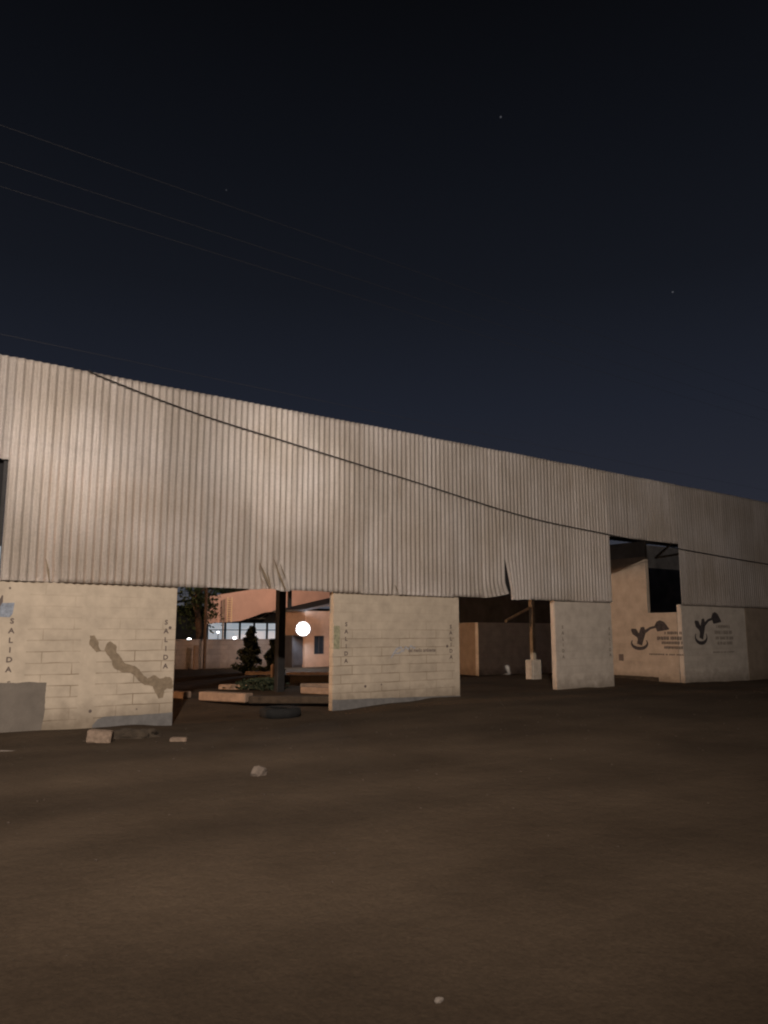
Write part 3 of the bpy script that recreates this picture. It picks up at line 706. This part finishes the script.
link_mesh('body', bev(newbox(17.50, 18.25, 16.2, 16.9, -.1, 1.36), .015), M['cabinet'], cb)
link_mesh('lid', bev(newbox(17.47, 18.28, 16.15, 16.95, 1.361, 1.40), .01), M['canopy'], cb)
link_mesh('door', bev(newbox(17.56, 18.19, 16.17, 16.199, .05, 1.28), .006), M['cabinet'], cb)
fl = thing('floodlight', 'dazzling white floodlight above the grey cabinet', 'lamp', (17.75, 15.7, 1.40))
def turned(x0, x1, y0, y1, z0, z1): return newbox(x0, x1, y0, y1, z0, z1, rot=-R(30), piv=Vector((17.75, 15.7, 1.68)))
link_mesh('housing', turned(17.50, 18.0, 15.701, 15.82, 1.44, 1.93), M['cabinet'], fl)
def disc(name, r1, r2, y, m):
    bm = bmesh.new(); bmesh.ops.create_cone(bm, cap_ends=True, segments=28, radius1=r1, radius2=r2, depth=.05)
    bmesh.ops.rotate(bm, cent=(0, 0, 0), matrix=Matrix.Rotation(R(90), 3, 'X'), verts=bm.verts); bmesh.ops.translate(bm, vec=(17.75, y, 1.68), verts=bm.verts)
    bmesh.ops.rotate(bm, cent=(17.75, 15.7, 1.68), matrix=Matrix.Rotation(-R(30), 3, 'Z'), verts=bm.verts); link_mesh(name, bm, m, fl)
fll = bpy.data.lights.new('flood_lamp', 'POINT'); fll.energy = 70; fll.color = (.85, .92, 1.0); fll.shadow_soft_size = .12
flo = bpy.data.objects.new('flood_lamp', fll); COL.objects.link(flo); flo.location = (17.57, 15.38, 1.70)
disc('glow_ring', .34, .30, 15.674, M['lampglow'])  # added glowing disc imitating the soft halo around the lens
disc('lens', .21, .17, 15.622, M['lampwhite'])


# far hall
hl = thing('hall', 'far hall with orange lit cladding above a bright white glazed strip', 'building', (30, 42, 0))
HF = Face((0, 40, 0), (1, 0, 0), (0, -1, 0))
bm = bmesh.new()
poly = [(23.5, 2.16), (26.4, 2.41), (27.4, 2.72), (28.3, 3.05), (29.4, 3.22), (31.7, 3.18), (33.6, 3.62), (36, 3.9), (44, 4.0), (44, 6.4), (36, 5.75), (28.7, 5.10), (23.5, 4.17)]
prism(bm, HF, poly, -.15, .0); link_mesh('fascia', bm, M['hall'], hl)
bm = bmesh.new(); prism(bm, HF, [(23.5, 3.9), (44, 5.9), (44, 6.1), (23.5, 4.1)], -14, -.16); link_mesh('roof', bm, M['roof'], hl)
bm = bmesh.new(); box(bm, 23.5, 44, 54, 54.2, -.3, 4); box(bm, 23.5, 23.65, 47, 53.9, -.3, 3.9); link_mesh('wall', bm, M['halldark'], hl)
gw = link_mesh('glazing', newbox(25.6, 32.0, 44.0, 44.05, .70, 2.30), M['litwin'], hl)
bm = bmesh.new()
for x in (27.0, 28.3, 29.6, 30.8): box(bm, x - .08, x + .08, 43.9, 43.99, .6, 2.5)
box(bm, 25.6, 32, 43.9, 43.97, 2.31, 2.42); box(bm, 25.6, 32, 43.9, 43.97, 1.72, 1.78); link_mesh('mullion', bm, M['steel'], gw)
bm = bmesh.new()
for k in range(7):
    x = 25.3 + k * 1.5; tube(bm, [(x, 42, 3.1), (x + .75, 42, 2.6), (x + 1.5, 42, 3.1)], .03, 5)
tube(bm, [(25, 42, 2.6), (36, 42, 2.75)], .04, 5); tube(bm, [(25, 42, 3.1), (36, 42, 3.25)], .04, 5); link_mesh('truss', bm, M['steelpale'], hl)
for x in (24.9, 29.9, 34.8):
    link_mesh('post', newtube([(x, 39.8, -.3), (x, 39.8, 4.0)], .06, 6), M['steelpale'], hl)
bm = bmesh.new()
for z in [2.5 + .17 * k for k in range(10)]: tube(bm, [(25.2, 39.75, z), (25.55, 39.75, z)], .018, 5)
tube(bm, [(25.2, 39.75, 2.3), (25.2, 39.75, 4.2)], .03, 5); tube(bm, [(25.55, 39.75, 2.3), (25.55, 39.75, 4.2)], .03, 5)
tag(link_mesh('reflection_streak', bm, mat('bright reflection streak', (.9, .8, .5), .4, .1, 3), recenter=True), 'bright rungs painting a lamp reflection on the orange hall front', 'reflection_streak')  # added bright rungs painting the sodium lamp's reflection on the cladding
for (x, y, z, r, label) in ((22.15, 39.5, 1.02, .13, 'small white far lamp left of the thin brown pole'), (24.3, 39.3, 1.55, .07, 'tiny white far lamp under the left end of the hall'), (25.65, 39.3, 1.13, .10, 'small white far lamp at the foot of the hall post')):
    t = thing('yard_lamp', label, 'lamp', (x, y, 0), 'far white lamps')
    bm = bmesh.new(); bmesh.ops.create_uvsphere(bm, u_segments=12, v_segments=8, radius=r); bmesh.ops.scale(bm, vec=(1.25, 1, .85), verts=bm.verts)
    bmesh.ops.translate(bm, vec=(x, y, z), verts=bm.verts); link_mesh('globe', bm, M['lampfar'], t, smooth=True)
    link_mesh('post', newtube([(x, y, -.2), (x, y, z - r * .8)], .025, 6), M['steel'], t)

# ------------------------------------------------------------------ lamps whose light falls on the place
def lamp_post(base, h, head_to, label, m_glass):
    x, y = base; z0 = gz(x, y)
    t = thing('street_lamp', label, 'street lamp', (x, y, z0))
    link_mesh('pole', newtube([(x, y, z0 - .2), (x, y, h + .25)], [.09, .06], 10), M['galv'], t)
    hx, hy = head_to
    link_mesh('arm', newtube([(x, y, h + .2), ((x + hx) / 2, (y + hy) / 2, h + .32), (hx, hy, h + .24)], .03, 8), M['galv'], t)
    bm = bmesh.new(); box(bm, hx - .16, hx + .16, hy - .3, hy + .3, h + .16, h + .28); link_mesh('lamp_head', bev(bm, .03, 2), M['galv'], t)
lamp_post((SOD[0] - .9, SOD[1]), SOD[2], (SOD[0], SOD[1]), 'sodium street lamp in the yard beyond the left edge', 'lampsod')
lamp_post((SOD3[0] - .5, SOD3[1] - .2), SOD3[2], (SOD3[0], SOD3[1] - .2), 'low sodium lamp facing the kiosk, hidden by the second block panel', 'lampsod')
lamp_post((SOD2[0] + 1.2, SOD2[1]), SOD2[2], (SOD2[0], SOD2[1]), 'sodium street lamp before the far hall, hidden by the cladding', 'lampsod')

# ------------------------------------------------------------------ cables
def sag_line(pts, rad, name, m, label, cat, group=None):
    out = []
    for i in range(len(pts) - 1):
        p0 = Vector(pts[max(i - 1, 0)]); p1_ = Vector(pts[i]); p2_ = Vector(pts[i + 1]); p3_ = Vector(pts[min(i + 2, len(pts) - 1)])
        for k in range(8):
            t = k / 8
            out.append(.5 * ((2 * p1_) + (p2_ - p0) * t + (2 * p0 - 5 * p1_ + 4 * p2_ - p3_) * t * t + (3 * p1_ - p0 - 3 * p2_ + p3_) * t ** 3))
    out.append(Vector(pts[-1]))
    o = link_mesh(name, newtube(out, rad, 6), m, recenter=True, smooth=True)
    return tag(o, label, cat, group)
D_ = -.096
sag_line([(3.75, -.096, 6.40), (4.05, D_, 6.30), (5.9, D_, 5.93), (8.22, D_, 5.615), (11.6, D_, 5.17), (15.4, D_, 4.66), (18.85, D_, 4.44), (23, D_, 4.22), (28.0, D_, 4.03), (34, D_, 3.85)], .0125, 'overhead_cable', M['cable'],
         'black cable sagging across the front of the corrugated cladding', 'cable')
for y, z, dz, label in ((-4, 8.25, -.3, 'topmost thin power line in the night sky'), (-4, 7.72, -.25, 'second thin power line from the top in the night sky'),
                        (-4, 7.37, -.2, 'third thin power line from the top in the night sky'), (-3, 5.70, -.12, 'lowest thin power line just above the shed roofline')):
    pts = [(-12 + 4.5 * k, y, z + .0 + (.006 * (k - 4) ** 2) + dz * .1) for k in range(11)]
    sag_line(pts, .0018, 'power_line', M['wire'], label, 'power line', 'power lines above the shed')

# ------------------------------------------------------------------ small things on the dirt
def rock(x, y, r, m, name, label, cat, seed, sq=(1, 1, .6), sub=2, amp=.35):
    bm = bmesh.new(); bmesh.ops.create_icosphere(bm, subdivisions=sub, radius=1)
    for v in bm.verts:
        v.co *= 1 + amp * noise.noise(v.co * 1.3 + Vector((seed, 0, 0)))
        v.co = Vector((v.co.x * r * sq[0], v.co.y * r * sq[1], v.co.z * r * sq[2]))
    bmesh.ops.translate(bm, vec=(x, y, gz(x, y) + r * sq[2] * .45), verts=bm.verts)
    return tag(link_mesh(name, bm, m, recenter=True), label, cat)
def slab(x, y, l, w, h, rz, m, name, label, cat, tilt=0.0):
    bm = bmesh.new(); box(bm, -l / 2, l / 2, -w / 2, w / 2, 0, h); bev(bm, .012, 2)
    bmesh.ops.subdivide_edges(bm, edges=list(bm.edges), cuts=2, use_grid_fill=True)
    for v in bm.verts: v.co += noise.noise_vector(v.co * 9 + Vector((x, y, 0))) * .012
    bmesh.ops.rotate(bm, cent=(0, 0, 0), matrix=Matrix.Rotation(tilt, 3, 'Y'), verts=bm.verts); bmesh.ops.rotate(bm, cent=(0, 0, 0), matrix=Matrix.Rotation(rz, 3, 'Z'), verts=bm.verts)
    bmesh.ops.translate(bm, vec=(x, y, gz(x, y) - .015), verts=bm.verts)
    return tag(link_mesh(name, bm, m, recenter=True), label, cat)
slab(3.70, -2.2, .36, .22, .19, R(-30), M['brick'], 'concrete_block', 'broken block lying on the dirt below the wide cracked panel', 'block', .1)
slab(4.73, -2.8, .26, .14, .075, R(-38), M['brick'], 'brick', 'pale brick lying flat on the dirt near the first gateway', 'brick')
rock(4.12, -6.65, .09, M['stone'], 'stone', 'pale pointed stone alone in the middle of the lane', 'stone', 4, (1.1, .8, .75))
rock(2.27, -11.9, .017, M['paper'], 'paper_scrap', 'tiny crumpled white scrap near the bottom of the lane', 'litter', 9, (1.4, .9, .7))
slab(2.35, -2.7, .30, .08, .02, R(-25), M['paper'], 'paper_strip', 'flat whitish strip of litter at the left edge of the lane', 'litter', .08)
# loose earth heap at the wall foot
bm = bmesh.new(); bmesh.ops.create_icosphere(bm, subdivisions=4, radius=1)
for v in bm.verts:
    v.co *= 1 + .35 * noise.noise(v.co * 2.2 + Vector((5, 1, 0))) + .12 * noise.noise(v.co * 7)
    v.co = Vector((v.co.x * .42, v.co.y * .28, max(-.1, v.co.z) * .13))
bmesh.ops.rotate(bm, cent=(0, 0, 0), matrix=Matrix.Rotation(R(-20), 3, 'Z'), verts=bm.verts)
bmesh.ops.translate(bm, vec=(4.35, -1.75, gz(4.35, -1.75)), verts=bm.verts)
tag(link_mesh('earth_heap', bm, M['earth'], recenter=True, smooth=True), 'low heap of loose dark earth beside the broken block', 'earth heap')
# gravel strewn over the lane
ib = bmesh.new(); bmesh.ops.create_icosphere(ib, subdivisions=1, radius=1)
iv = [v.co.copy() for v in ib.verts]; ib.verts.ensure_lookup_table(); ifc = [[v.index for v in f.verts] for f in ib.faces]; ib.free()
rnd = random.Random(21); V = []; F = []
for _ in range(900):
    y = -12.5 + 12.3 * rnd.random() ** .6; x = rnd.uniform(0, 22)
    r = rnd.choice((.005, .006, .008, .010, .013)) * rnd.uniform(.7, 1.3) * (1 + .12 * (y + 12.5) / 3)
    b0 = len(V); sx, sy = rnd.uniform(.7, 1.3), rnd.uniform(.7, 1.3); zc = gz(x, y) + r * .15
    V += [(x + v.x * r * sx * rnd.uniform(.8, 1.2), y + v.y * r * sy, zc + v.z * r * .6) for v in iv]
    F += [[b0 + k for k in f] for f in ifc]
me = bpy.data.meshes.new('gravel'); me.from_pydata(V, [], F); me.materials.append(mat('grey brown gravel', (.052, .039, .029), .95, .4, 20))
go = bpy.data.objects.new('gravel', me); COL.objects.link(go)
tag(go, 'scattered small gravel over the dirt lane', None, kind='stuff')
SC.cycles.filter_width = 2.1
